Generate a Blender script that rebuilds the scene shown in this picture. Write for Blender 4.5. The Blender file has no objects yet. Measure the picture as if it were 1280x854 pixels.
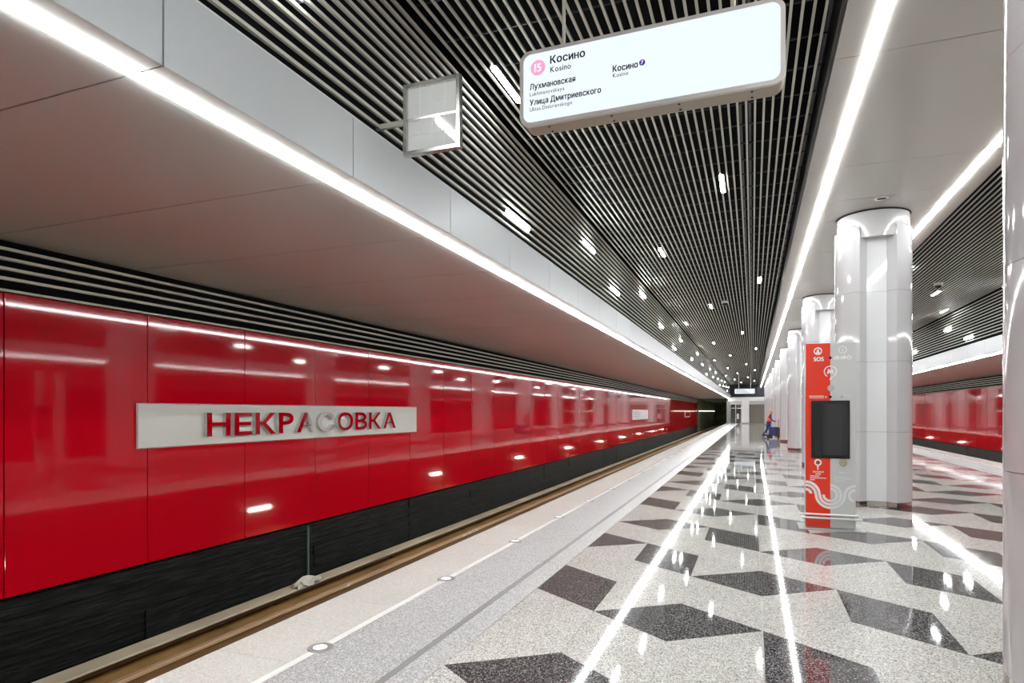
import bpy, bmesh, math, random
from mathutils import Vector, Matrix

# ------------------------------------------------------------------ camera, world, exposure
SC = bpy.context.scene
COL = SC.collection
random.seed(7)
F_PX, VX, HY, CAM_H = 780.0, 941.0, 514.5, 1.6
TH = math.atan((VX - 640.0) / F_PX)
cam_d = bpy.data.cameras.new('camera')
cam_d.sensor_width = 36.0
cam_d.lens = F_PX / 1280.0 * 36.0
cam_d.shift_y = (HY - 427.0) / 1280.0
cam_d.clip_start = 0.05
cam_d.clip_end = 500
cam = bpy.data.objects.new('camera', cam_d)
COL.objects.link(cam)
cam.location = (0, 0, CAM_H)
cam.rotation_euler = (math.pi / 2, 0, TH)
SC.camera = cam

wd = bpy.data.worlds.new('world')
SC.world = wd
wd.use_nodes = True
wd.node_tree.nodes['Background'].inputs[0].default_value = (0.02, 0.02, 0.022, 1)
wd.node_tree.nodes['Background'].inputs[1].default_value = 1.0
SC.view_settings.view_transform = 'Standard'
SC.view_settings.look = 'None'
SC.view_settings.gamma = 1.0
SC.view_settings.use_curve_mapping = False
SC.view_settings.exposure = 0.0
LED_POWER = 60.0        # emission of the light lines
LAMP_POWER = 80.0       # emission of the short tube lamps

# ------------------------------------------------------------------ layout constants (metres)
XC = 1.93               # middle of the station
Y0, Y1 = -20.0, 89.0    # hall ends
XW = -7.05              # red wall
XE = -3.35              # platform edge
XF = -2.77              # fascia above the platform edge
ZS = 3.34               # soffit over the tracks
ZC = 4.95               # flat middle ceiling
ZL = 5.20               # slat ceiling
PIT = 0.098             # slat pitch


def mx(x):
    return 2 * XC - x


# ------------------------------------------------------------------ materials
def new_mat(name):
    m = bpy.data.materials.new(name)
    m.use_nodes = True
    return m, m.node_tree, m.node_tree.nodes['Principled BSDF']


def pmat(name, col, rough=0.5, metal=0.0, spec=0.5, coat=0.0, coat_rough=0.03, var=0.0, emit=0.0, emit_col=None):
    m, nt, b = new_mat(name)
    b.inputs['Base Color'].default_value = (*col, 1)
    b.inputs['Roughness'].default_value = rough
    b.inputs['Metallic'].default_value = metal
    b.inputs['Specular IOR Level'].default_value = spec
    b.inputs['Coat Weight'].default_value = coat
    b.inputs['Coat Roughness'].default_value = coat_rough
    if emit:
        b.inputs['Emission Color'].default_value = (*(emit_col or col), 1)
        b.inputs['Emission Strength'].default_value = emit
    if var:
        g = nt.nodes.new('ShaderNodeNewGeometry')
        n = nt.nodes.new('ShaderNodeTexNoise')
        n.inputs['Scale'].default_value = 1.3
        n.inputs['Detail'].default_value = 6
        nt.links.new(g.outputs['Position'], n.inputs['Vector'])
        r = nt.nodes.new('ShaderNodeValToRGB')
        r.color_ramp.elements[0].position = 0.3
        r.color_ramp.elements[1].position = 0.7
        r.color_ramp.elements[0].color = (*[c * (1 - var) for c in col], 1)
        r.color_ramp.elements[1].color = (*[min(1, c * (1 + var)) for c in col], 1)
        nt.links.new(n.outputs['Fac'], r.inputs['Fac'])
        nt.links.new(r.outputs['Color'], b.inputs['Base Color'])
    return m


def granite(name, stops, rough, grain=130.0, tint=0.05, spec=0.5, vary=0.06):
    """Speckled stone: cells of random grey through a ramp, a soft cloud and a little difference from slab to slab."""
    m, nt, b = new_mat(name)
    N, L = nt.nodes, nt.links
    g = N.new('ShaderNodeNewGeometry')
    v = N.new('ShaderNodeTexVoronoi')
    v.inputs['Scale'].default_value = grain
    L.new(g.outputs['Position'], v.inputs['Vector'])
    sep = N.new('ShaderNodeSeparateColor')
    L.new(v.outputs['Color'], sep.inputs['Color'])
    r = N.new('ShaderNodeValToRGB')
    e = r.color_ramp.elements
    e[0].position, e[0].color = stops[0][0], (*stops[0][1], 1)
    e[1].position, e[1].color = stops[-1][0], (*stops[-1][1], 1)
    for p, c in stops[1:-1]:
        x = e.new(p)
        x.color = (*c, 1)
    L.new(sep.outputs[0], r.inputs['Fac'])
    n = N.new('ShaderNodeTexNoise')
    n.inputs['Scale'].default_value = 2.2
    n.inputs['Detail'].default_value = 4
    L.new(g.outputs['Position'], n.inputs['Vector'])
    oi = N.new('ShaderNodeObjectInfo')
    a = N.new('ShaderNodeMath'); a.operation = 'MULTIPLY_ADD'
    L.new(n.outputs['Fac'], a.inputs[0]); a.inputs[1].default_value = tint * 2; a.inputs[2].default_value = 1 - tint
    a2 = N.new('ShaderNodeMath'); a2.operation = 'MULTIPLY_ADD'
    L.new(oi.outputs['Random'], a2.inputs[0]); a2.inputs[1].default_value = vary; L.new(a.outputs[0], a2.inputs[2])
    mul = N.new('ShaderNodeMix'); mul.data_type = 'RGBA'; mul.blend_type = 'MULTIPLY'
    mul.inputs['Factor'].default_value = 1
    L.new(r.outputs['Color'], mul.inputs['A'])
    L.new(a2.outputs[0], mul.inputs['B'])
    L.new(mul.outputs['Result'], b.inputs['Base Color'])
    b.inputs['Roughness'].default_value = rough
    b.inputs['Specular IOR Level'].default_value = spec
    return m


def emat(name, col, strength):
    m = bpy.data.materials.new(name)
    m.use_nodes = True
    nt = m.node_tree
    nt.nodes.clear()
    o = nt.nodes.new('ShaderNodeOutputMaterial')
    e = nt.nodes.new('ShaderNodeEmission')
    e.inputs[0].default_value = (*col, 1)
    e.inputs[1].default_value = strength
    nt.links.new(e.outputs[0], o.inputs[0])
    return m


M = {}
M['granite_light'] = granite('light_granite', [(0.0, (0.19, 0.18, 0.165)), (0.22, (0.43, 0.41, 0.385)), (0.6, (0.63, 0.605, 0.575)), (1.0, (0.90, 0.875, 0.845))], 0.05, grain=150, tint=0.08, vary=0.07)
M['granite_dark'] = granite('dark_granite', [(0.0, (0.012, 0.011, 0.013)), (0.45, (0.05, 0.046, 0.05)), (0.8, (0.15, 0.14, 0.145)), (1.0, (0.42, 0.41, 0.41))], 0.05, grain=150, tint=0.08, vary=0.1)
M['granite_edge'] = granite('edge_stone', [(0.0, (0.60, 0.585, 0.55)), (0.5, (0.68, 0.665, 0.625)), (1.0, (0.76, 0.745, 0.70))], 0.25, grain=90)
M['granite_matte'] = granite('flamed_granite', [(0.0, (0.24, 0.235, 0.24)), (0.3, (0.42, 0.41, 0.415)), (0.7, (0.56, 0.55, 0.55)), (1.0, (0.80, 0.79, 0.79))], 0.35)
M['grout'] = pmat('grout', (0.55, 0.53, 0.5), 0.6)
M['strip_grey'] = pmat('grey_strip_stone', (0.27, 0.27, 0.27), 0.4, var=0.1)
M['line_white'] = pmat('white_line', (0.92, 0.92, 0.9), 0.3)
M['red'] = pmat('red_enamel', (0.45, 0.0015, 0.010), 0.05, spec=0.5)
M['dark_stone'], nt, bsdf = new_mat('black_split_stone')
g_ = nt.nodes.new('ShaderNodeNewGeometry')
mp = nt.nodes.new('ShaderNodeMapping')
mp.inputs['Scale'].default_value = (6, 1.1, 16)
nz = nt.nodes.new('ShaderNodeTexNoise')
nz.inputs['Scale'].default_value = 1.6
nz.inputs['Detail'].default_value = 9
nz.inputs['Roughness'].default_value = 0.7
rp_ = nt.nodes.new('ShaderNodeValToRGB')
rp_.color_ramp.elements[0].position, rp_.color_ramp.elements[0].color = 0.46, (0.0012, 0.0014, 0.0014, 1)
rp_.color_ramp.elements[1].position, rp_.color_ramp.elements[1].color = 0.80, (0.035, 0.038, 0.03, 1)
bp = nt.nodes.new('ShaderNodeBump')
bp.inputs['Strength'].default_value = 0.9
bp.inputs['Distance'].default_value = 0.03
nt.links.new(g_.outputs['Position'], mp.inputs['Vector'])
nt.links.new(mp.outputs['Vector'], nz.inputs['Vector'])
nt.links.new(nz.outputs['Fac'], rp_.inputs['Fac'])
nt.links.new(nz.outputs['Fac'], bp.inputs['Height'])
nt.links.new(rp_.outputs['Color'], bsdf.inputs['Base Color'])
nt.links.new(bp.outputs['Normal'], bsdf.inputs['Normal'])
bsdf.inputs['Roughness'].default_value = 0.5
bsdf.inputs['Specular IOR Level'].default_value = 0.15
M['slat'] = pmat('slat_metal', (0.56, 0.55, 0.475), 0.4)
M['slat_wall'] = pmat('wall_slat_metal', (0.52, 0.52, 0.44), 0.4)
M['black'] = pmat('black_void', (0.004, 0.004, 0.005), 0.9, spec=0.1)
M['soffit'] = pmat('soffit_metal', (0.48, 0.50, 0.475), 0.28, metal=0.1)
M['fascia'] = pmat('fascia_metal', (0.66, 0.68, 0.70), 0.30, metal=0.1)
M['panel'] = pmat('ceiling_panel', (0.47, 0.445, 0.41), 0.22, metal=0.15)
M['seam'] = pmat('seam_dark', (0.02, 0.02, 0.02), 0.8)
M['flange'] = pmat('dark_flange', (0.06, 0.06, 0.065), 0.4, metal=0.5)
M['flange_mid'] = pmat('satin_ring', (0.38, 0.37, 0.37), 0.45, metal=0.4)
M['led'] = emat('led_line_light', (0.965, 1.0, 1.0), LED_POWER)
M['lamp'] = emat('tube_lamp_light', (0.97, 1.0, 1.0), LAMP_POWER)
M['lamp_low'] = emat('under_edge_light', (1.0, 0.95, 0.85), 80)
M['floor_light'] = emat('floor_spot_light', (1.0, 1.0, 1.0), 2.2)
M['column'] = pmat('white_column_enamel', (0.60, 0.59, 0.60), 0.09, spec=0.5, coat=0.3)
M['column_in'] = pmat('white_inset_enamel', (0.78, 0.78, 0.79), 0.08, spec=0.5, coat=0.3)
M['plinth'] = pmat('plinth_steel', (0.42, 0.38, 0.36), 0.14, metal=1.0)
M['steel'] = pmat('brushed_steel', (0.72, 0.71, 0.69), 0.22, metal=1.0)
M['chrome'] = pmat('chrome', (0.66, 0.64, 0.64), 0.04, metal=1.0)
M['mirror'] = pmat('mirror_glass', (0.92, 0.93, 0.92), 0.04, metal=0.0, spec=1.0)
M['base_grey'] = pmat('base_plate_grey', (0.42, 0.42, 0.42), 0.45)
M['white'] = pmat('white_paint', (0.82, 0.82, 0.81), 0.3)
M['grey_plate'] = pmat('grey_enamel_plate', (0.60, 0.61, 0.57), 0.25)
M['concrete'] = pmat('concrete', (0.36, 0.33, 0.26), 0.8, var=0.25)
M['rust_bed'] = pmat('rusty_track_bed', (0.30, 0.17, 0.05), 0.8, var=0.4)
M['rail_top'] = pmat('rail_head_steel', (0.80, 0.64, 0.44), 0.35, metal=0.7)
M['rail_rust'] = pmat('rail_rust', (0.16, 0.085, 0.03), 0.7)
M['cover'] = pmat('contact_rail_cover', (0.50, 0.44, 0.32), 0.6, var=0.2)
M['kiosk_red'] = pmat('kiosk_red', (0.78, 0.035, 0.008), 0.3)
M['kiosk_grey'] = pmat('kiosk_grey', (0.60, 0.61, 0.60), 0.35)
M['print_white'] = pmat('white_print', (0.90, 0.89, 0.88), 0.4)
M['print_grey'] = pmat('pale_print', (0.78, 0.79, 0.79), 0.4)
M['print_dark'] = pmat('navy_print', (0.012, 0.016, 0.05), 0.5)
M['print_pink'] = pmat('pink_print', (0.75, 0.26, 0.46), 0.5, emit=0.6, emit_col=(0.95, 0.42, 0.66))
M['print_purple'] = pmat('purple_print', (0.10, 0.04, 0.42), 0.5, emit=0.1, emit_col=(0.2, 0.08, 0.7))
M['screen_black'] = pmat('black_bezel', (0.008, 0.008, 0.009), 0.25)
M['screen_glass'] = pmat('dark_screen', (0.012, 0.013, 0.015), 0.04, spec=0.9)
M['brass'] = pmat('brass', (0.72, 0.55, 0.20), 0.25, metal=1.0)
M['sign_face'] = emat('lit_sign_face', (0.86, 0.95, 1.0), 1.05)
M['sign_case'] = pmat('sign_case', (0.62, 0.58, 0.56), 0.35, metal=0.2)
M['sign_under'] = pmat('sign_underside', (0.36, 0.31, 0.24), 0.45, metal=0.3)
M['end_grey'] = pmat('end_wall_grey', (0.30, 0.30, 0.29), 0.4)
M['glass_dark'] = pmat('dark_glass', (0.05, 0.06, 0.055), 0.05, spec=0.8)
M['shutter'] = pmat('shutter_metal', (0.22, 0.20, 0.17), 0.45, metal=0.4)
M['tunnel'] = pmat('tunnel_lining', (0.10, 0.12, 0.07), 0.6, var=0.5)
M['tunnel_lamp'] = emat('tunnel_lamp_light', (1.0, 0.95, 0.75), 2.5)
M['skin'] = pmat('skin', (0.50, 0.26, 0.17), 0.5)
M['navy'] = pmat('navy_overall', (0.02, 0.025, 0.16), 0.7)
M['orange'] = pmat('orange_vest', (0.95, 0.13, 0.03), 0.6)
M['cap'] = pmat('orange_cap', (1.0, 0.28, 0.04), 0.6)
M['boot'] = pmat('black_boot', (0.01, 0.01, 0.012), 0.6)
M['cart_dark'] = pmat('cart_dark', (0.012, 0.014, 0.03), 0.5)
M['cart_blue'] = pmat('cart_blue', (0.012, 0.022, 0.14), 0.5)
M['plastic'] = pmat('crumpled_sheet', (0.55, 0.52, 0.44), 0.5)

# ------------------------------------------------------------------ object helpers
WL = {}          # world location of each object that can be a parent
CACHE = {}


def link(name, mesh, loc, parent=None):
    o = bpy.data.objects.new(name, mesh)
    COL.objects.link(o)
    loc = Vector(loc)
    if parent is not None:
        o.parent = parent
        o.location = loc - WL[parent.name]
    else:
        o.location = loc
    WL[o.name] = loc
    return o


def tag(o, label=None, cat=None, group=None, kind=None):
    if label: o['label'] = label
    if cat: o['category'] = cat
    if group: o['group'] = group
    if kind: o['kind'] = kind
    return o


def thing(name, loc, label, cat, group=None):
    return tag(link(name, None, loc), label, cat, group)


def mesh_from(bm, mat, smooth=None):
    me = bpy.data.meshes.new('m')
    bm.normal_update()
    bm.to_mesh(me)
    bm.free()
    for m in (mat if isinstance(mat, (list, tuple)) else [mat]):
        me.materials.append(m)
    if smooth is not None:
        for p in me.polygons:
            p.use_smooth = True
        me.set_sharp_from_angle(angle=math.radians(smooth))
    return me


def bm_box(bm, x0, x1, y0, y1, z0, z1, mi=0):
    vs = [bm.verts.new((x, y, z)) for z in (z0, z1) for y in (y0, y1) for x in (x0, x1)]
    for f in ((0, 2, 3, 1), (4, 5, 7, 6), (0, 1, 5, 4), (2, 6, 7, 3), (0, 4, 6, 2), (1, 3, 7, 5)):
        bm.faces.new([vs[i] for i in f]).material_index = mi


def box(name, x0, x1, y0, y1, z0, z1, mat, parent=None, bev=0.0):
    """A box object; alike boxes share their mesh."""
    x0, x1 = min(x0, x1), max(x0, x1)
    d = (round(x1 - x0, 4), round(y1 - y0, 4), round(z1 - z0, 4), mat.name, bev)
    me = CACHE.get(d)
    if me is None:
        bm = bmesh.new()
        bm_box(bm, -d[0] / 2, d[0] / 2, -d[1] / 2, d[1] / 2, -d[2] / 2, d[2] / 2)
        if bev:
            bmesh.ops.bevel(bm, geom=bm.edges[:], offset=bev, segments=2, affect='EDGES', profile=0.5)
        me = CACHE[d] = mesh_from(bm, mat)
    return link(name, me, ((x0 + x1) / 2, (y0 + y1) / 2, (z0 + z1) / 2), parent)


def prism(pts, a0, a1, axis='z', mat=None, smooth=None):
    """Extruded outline: axis z -> (x,y); axis y -> (x,z), facing -y at a0; axis x -> (y,z)."""
    def P(p, a):
        return {'z': (p[0], p[1], a), 'y': (p[0], a, p[1]), 'x': (a, p[0], p[1])}[axis]
    bm = bmesh.new()
    A = [bm.verts.new(P(p, a0)) for p in pts]
    B = [bm.verts.new(P(p, a1)) for p in pts]
    n = len(pts)
    bm.faces.new(A)
    bm.faces.new(B[::-1])
    for i in range(n):
        bm.faces.new((A[i], B[i], B[(i + 1) % n], A[(i + 1) % n]))
    bmesh.ops.recalc_face_normals(bm, faces=bm.faces[:])
    return mesh_from(bm, mat, smooth)


def lathe(prof, seg, mat, smooth=40):
    bm = bmesh.new()
    rings = []
    for r, z in prof:
        if r < 1e-6:
            rings.append([bm.verts.new((0, 0, z))])
        else:
            rings.append([bm.verts.new((r * math.cos(2 * math.pi * i / seg), r * math.sin(2 * math.pi * i / seg), z)) for i in range(seg)])
    for a, b in zip(rings, rings[1:]):
        for i in range(seg):
            j = (i + 1) % seg
            if len(a) == 1 and len(b) == 1:
                continue
            if len(a) == 1:
                bm.faces.new((a[0], b[i], b[j]))
            elif len(b) == 1:
                bm.faces.new((a[i], a[j], b[0]))
            else:
                bm.faces.new((a[i], a[j], b[j], b[i]))
    bmesh.ops.recalc_face_normals(bm, faces=bm.faces[:])
    return mesh_from(bm, mat, smooth)


def rrect(w, h, r, n=6):
    pts = []
    for cx, cy, a0 in ((w / 2 - r, h / 2 - r, 0), (-w / 2 + r, h / 2 - r, 90), (-w / 2 + r, -h / 2 + r, 180), (w / 2 - r, -h / 2 + r, 270)):
        for i in range(n + 1):
            a = math.radians(a0 + 90 * i / n)
            pts.append((cx + r * math.cos(a), cy + r * math.sin(a)))
    return pts


AX_Y = Matrix(((1, 0, 0), (0, 0, -1), (0, 1, 0)))       # reads from -y
AX_X = Matrix(((0, 0, 1), (1, 0, 0), (0, 1, 0)))        # reads from +x
AX_XN = Matrix(((0, 0, -1), (-1, 0, 0), (0, 1, 0)))     # reads from -x


GLYPH = {}


def glyph(ch, offset=0.0):
    """One character as a flat outline mesh of size 1 (a copy to be used up by the caller)."""
    if (ch, offset) not in GLYPH:
        if ch == '\u043d':
            bm = bmesh.new()
            for x0, x1, y0, y1 in ((0.075, 0.163, 0, 0.542), (0.421, 0.509, 0, 0.542), (0.163, 0.421, 0.238, 0.319)):
                bm.faces.new([bm.verts.new((x, y, 0)) for x, y in ((x0, y0), (x1, y0), (x1, y1), (x0, y1))])
            me = bpy.data.meshes.new('g')
            bm.to_mesh(me)
            bm.free()
        else:
            cu = bpy.data.curves.new('t', 'FONT')
            cu.body = 'P' if ch == '\u0420' else ch
            cu.size = 1.067 if ch == '\u0420' else 1.0
            cu.offset = offset
            cu.resolution_u = 4
            ob = bpy.data.objects.new('t', cu)
            COL.objects.link(ob)
            dg = bpy.context.evaluated_depsgraph_get()
            me = bpy.data.meshes.new_from_object(ob.evaluated_get(dg))
            bpy.data.objects.remove(ob)
            bpy.data.curves.remove(cu)
        GLYPH[(ch, offset)] = me
    return GLYPH[(ch, offset)].copy()


def text_mesh(s, size, mat, depth=0.0, bold=0.0, sx=1.0, rot=AX_Y, align='LEFT', offset=0.0):
    """Lettering as a mesh set character by character; bold overlays shifted copies, depth thickens. Returns mesh and width."""
    bm = bmesh.new()
    pen = 0.0
    for ch in s:
        if ch == ' ':
            pen += 0.27
            continue
        g = glyph(ch, offset)
        xs = [v.co.x for v in g.vertices]
        a, b = min(xs), max(xs)
        for dx, dy in (((-1, -.5), (0, .5), (1, -.5), (-1, .5), (1, .5)) if bold else ((0, 0),)):
            t = g.copy()
            t.transform(Matrix.Translation((pen - a + dx * bold / size, dy * bold / size, 0.0002 * (dx + 2 * dy))))
            bm.from_mesh(t)
            bpy.data.meshes.remove(t)
        bpy.data.meshes.remove(g)
        pen += b - a + 0.125
    w = pen - 0.125
    if depth:
        bmesh.ops.recalc_face_normals(bm, faces=bm.faces[:])
        r = bmesh.ops.extrude_face_region(bm, geom=bm.faces[:], use_keep_orig=True)
        bmesh.ops.translate(bm, verts=[v for v in r['geom'] if isinstance(v, bmesh.types.BMVert)], vec=(0, 0, depth / size))
        bmesh.ops.remove_doubles(bm, verts=bm.verts[:], dist=1e-5)
        bmesh.ops.recalc_face_normals(bm, faces=bm.faces[:])
    me = bpy.data.meshes.new('text')
    for f in bm.faces:
        f.smooth = False
    bm.to_mesh(me)
    bm.free()
    if align == 'CENTER':
        me.transform(Matrix.Translation((-w / 2, 0, 0)))
    me.transform((rot @ Matrix.Diagonal((sx * size, size, size))).to_4x4())
    me.materials.append(mat)
    return me, w * size * sx


def arc_band(r0, r1, a0, a1, n=24):
    o = [(r1 * math.cos(math.radians(a0 + (a1 - a0) * i / n)), r1 * math.sin(math.radians(a0 + (a1 - a0) * i / n))) for i in range(n + 1)]
    i_ = [(r0 * math.cos(math.radians(a1 - (a1 - a0) * i / n)), r0 * math.sin(math.radians(a1 - (a1 - a0) * i / n))) for i in range(n + 1)]
    return o + i_


def ring_mesh(r0, r1, y0, y1, mat, a0=0, a1=360, n=28):
    """Flat ring or arc facing -y."""
    bm = bmesh.new()
    rows = []
    full = abs(a1 - a0) >= 360
    for i in range(n if full else n + 1):
        a = math.radians(a0 + (a1 - a0) * i / n)
        c, s = math.cos(a), math.sin(a)
        rows.append([bm.verts.new((r * c, y, r * s)) for r, y in ((r0, y0), (r1, y0), (r1, y1), (r0, y1))])
    m = len(rows)
    for i in range(m if full else m - 1):
        a, b = rows[i], rows[(i + 1) % m]
        for k in range(4):
            bm.faces.new((a[k], a[(k + 1) % 4], b[(k + 1) % 4], b[k]))
    if not full:
        bm.faces.new(rows[0]); bm.faces.new(rows[-1][::-1])
    bmesh.ops.recalc_face_normals(bm, faces=bm.faces[:])
    return mesh_from(bm, mat)


def disc_mesh(r, y0, y1, mat, n=28):
    return prism([(r * math.cos(2 * math.pi * i / n), r * math.sin(2 * math.pi * i / n)) for i in range(n)], y0, y1, 'y', mat)


# ------------------------------------------------------------------ floor
floor = box('floor', XE + 0.06, mx(XE) - 0.06, Y0, Y1, -0.40, -0.006, M['grout'])
floor['kind'] = 'structure'
W_, A_, B_ = 0.63, 0.92, 0.46
TX0 = -1.82
NX = 12
TXR = TX0 + W_ * NX
ROW = A_ + B_
J = 0.0016


def clip_x(poly, xl, keep_greater):
    out = []
    for i, p in enumerate(poly):
        q = poly[(i + 1) % len(poly)]
        pin = p[0] >= xl - 1e-6 if keep_greater else p[0] <= xl + 1e-6
        qin = q[0] >= xl - 1e-6 if keep_greater else q[0] <= xl + 1e-6
        if pin: out.append(p)
        if pin != qin:
            t = (xl - p[0]) / (q[0] - p[0])
            out.append((xl, p[1] + t * (q[1] - p[1])))
    return out


def shrink(poly, d):
    n = len(poly)
    out = []
    ar = sum(poly[i][0] * poly[(i + 1) % n][1] - poly[(i + 1) % n][0] * poly[i][1] for i in range(n))
    sg = 1 if ar > 0 else -1
    for i in range(n):
        p0, p1, p2 = Vector(poly[i - 1]), Vector(poly[i]), Vector(poly[(i + 1) % n])
        e1, e2 = (p1 - p0).normalized(), (p2 - p1).normalized()
        n1, n2 = Vector((-e1.y, e1.x)) * sg, Vector((-e2.y, e2.x)) * sg
        b = (n1 + n2)
        k = b.length_squared
        if k < 1e-9:
            out.append(tuple(p1)); continue
        out.append(tuple(p1 + b * (2 * d / k)))
    return out


tiles = []
for r in range(-19, 63):
    yT = 4.9 + ROW * r
    for xi in range(-1, NX + 2):
        if (xi - r) % 2: continue
        cx = TX0 + W_ * xi
        dark = (xi - r) % 4
        for typ, pl in (('T', [(-W_, 0), (0, -B_), (W_, 0), (0, B_)]),
                        ('L', [(-W_, 0), (0, B_), (0, B_ + A_), (-W_, A_)]),
                        ('R', [(0, B_), (W_, 0), (W_, A_), (0, B_ + A_)])):
            d = (dark == 0 and typ == 'R') or (dark == 2 and typ == 'T')
            poly = [(cx + p[0], yT + p[1]) for p in pl]
            whole = min(p[0] for p in poly) >= TX0 - 1e-6 and max(p[0] for p in poly) <= TXR + 1e-6
            if not whole:
                poly = clip_x(clip_x(poly, TX0, True), TXR, False)
            if len(poly) < 3: continue
            if max(p[0] for p in poly) - min(p[0] for p in poly) < 0.05: continue
            my = sum(p[1] for p in poly) / len(poly)
            mxx = sum(p[0] for p in poly) / len(poly)
            if my < Y0 + 1.2 or my > Y1 - 1.2: continue
            tiles.append((typ, d, poly, whole, mxx, my))


def tile_rank(t):
    x, y = t[4], t[5]
    zc = -x * math.sin(TH) + y * math.cos(TH)
    xc = x * math.cos(TH) + y * math.sin(TH)
    if zc < 2.2: return 1e6 - y
    u = 640 + F_PX * xc / zc
    return zc + (0 if -80 < u < 1340 else 1e5)


tiles.sort(key=tile_rank)
rest = bmesh.new()
for k, (typ, d, poly, whole, cx, cy) in enumerate(tiles):
    mat = M['granite_dark'] if d else M['granite_light']
    sp = shrink(poly, J)
    if k < 300:
        loc = (cx, cy, 0)
        key = ('tile', typ, d)
        me = CACHE.get(key) if whole else None
        if me is None:
            me = prism([(p[0] - cx, p[1] - cy) for p in sp], -0.02, 0.0, 'z', mat)
            if whole: CACHE[key] = me
        link('tile', me, loc, floor)
    else:
        a = [rest.verts.new((p[0], p[1], 0.0)) for p in sp]
        b = [rest.verts.new((p[0], p[1], -0.02)) for p in sp]
        rest.faces.new(a).material_index = int(d)
        for i in range(len(a)):
            j = (i + 1) % len(a)
            rest.faces.new((a[j], a[i], b[i], b[j])).material_index = int(d)
me = mesh_from(rest, [M['granite_light'], M['granite_dark']])
tag(link('tile_field', me, (0, 0, 0), floor), kind='stuff')

# edge bands on both sides of the pattern: border strip, dark strip, walking band, white line, edge stones
for side in (0, 1):
    X = (lambda x: x) if side == 0 else mx
    tx = TX0 if side == 0 else mx(TXR)
    n_single = 26 if side == 0 else 18
    ys = -3.0 if side == 0 else 14.0
    for nm, xa, xb, mat, ln in (('border_slab', tx - 0.004, -2.03, M['granite_matte'], 1.26), ('band_slab', -2.082, -2.698, M['granite_matte'], 1.86), ('edge_slab', -2.759, XE, M['granite_edge'], 1.24)):
        y = ys
        for i in range(n_single):
            box(nm, X(xa), X(xb), y + 0.0015, y + ln - 0.0015, -0.03 if nm != 'edge_slab' else -0.10, 0.0, mat, floor)
            y += ln
        for ya, yb in ((Y0, ys - 0.003), (y + 0.003, Y1)):
            tag(box(nm, X(xa), X(xb), ya, yb, -0.03 if nm != 'edge_slab' else -0.10, 0.0, mat, floor), kind='stuff')
    box('grey_strip', X(-2.034), X(-2.079), Y0, Y1, -0.03, -0.001, M['strip_grey'], floor)
    box('white_line', X(-2.700), X(-2.757), Y0, Y1, -0.03, 0.001, M['line_white'], floor)
    # platform side below the overhang
    box('platform_side', X(XE + 0.75), X(XE + 0.65), Y0, Y1, -1.30, -0.40, M['concrete'], floor)

# ------------------------------------------------------------------ track beds
for side in (0, 1):
    X = (lambda x: x) if side == 0 else mx
    tb = box('track_floor', X(XW), X(XE + 0.7), Y0, Y1 + 40, -1.45, -1.28, M['rust_bed'])
    tb['kind'] = 'structure'
    for i, xr in enumerate((-5.95, -4.43)):
        lab = (('far steel running rail with bright worn head below the red name wall', 'steel running rail tucked close under the name wall side platform edge')
               if side == 0 else ('steel running rail by the red wall across the other track', 'steel running rail close under the platform edge across the other track'))[i]
        rl = thing('running_rail', (X(xr), Y0, -1.28), lab, 'rail', 'track rails')
        prof_r = [(-0.075, 0), (0.075, 0), (0.075, 0.02), (0.012, 0.035), (0.012, 0.135), (-0.012, 0.135), (-0.012, 0.035), (-0.075, 0.02)]
        link('rail_body', prism([(p[0], p[1]) for p in prof_r], 0, Y1 + 40 - Y0, 'y', M['rail_rust']), (X(xr), Y0, -1.28), rl)
        box('rail_head', X(xr) - 0.038, X(xr) + 0.038, Y0, Y1 + 40, -1.145, -1.10, M['rail_top'], rl, 0.006)
        if side == 0 and i == 0:
            for ym, ln in ((8.15, 0.10), (12.35, 0.10), (12.52, 0.05), (12.64, 0.14), (12.86, 0.05), (12.98, 0.16)):
                box('paint_mark', X(xr) + 0.012, X(xr) + 0.041, ym, ym + ln, -1.144, -1.106, M['print_white'], rl)
    cv = thing('contact_rail', (X(-6.58), Y0, -1.28), 'tan cover of the power rail running below the ' + ('black stone and station name' if side == 0 else 'red wall across the other track'), 'power rail')
    box('cover', X(-6.70), X(-6.44), Y0, Y1 + 30, -1.13, -1.10, M['cover'], cv, 0.008)
    box('cover_side', X(-6.70), X(-6.68), Y0, Y1 + 30, -1.24, -1.13, M['cover'], cv)
    box('conductor', X(-6.60), X(-6.54), Y0, Y1 + 30, -1.21, -1.13, M['rail_rust'], cv)
    if side == 0:
        y = 1.0
        while y < 30:
            box('bracket', X(-6.70), X(-6.62), y, y + 0.06, -1.28, -1.13, M['rail_rust'], cv)
            y += 3.2
    ld = box('track_floor', X(XW), X(-6.86), Y0, Y1 + 30, -1.28, -1.24, M['concrete'])
    ld['kind'] = 'structure'

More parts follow.
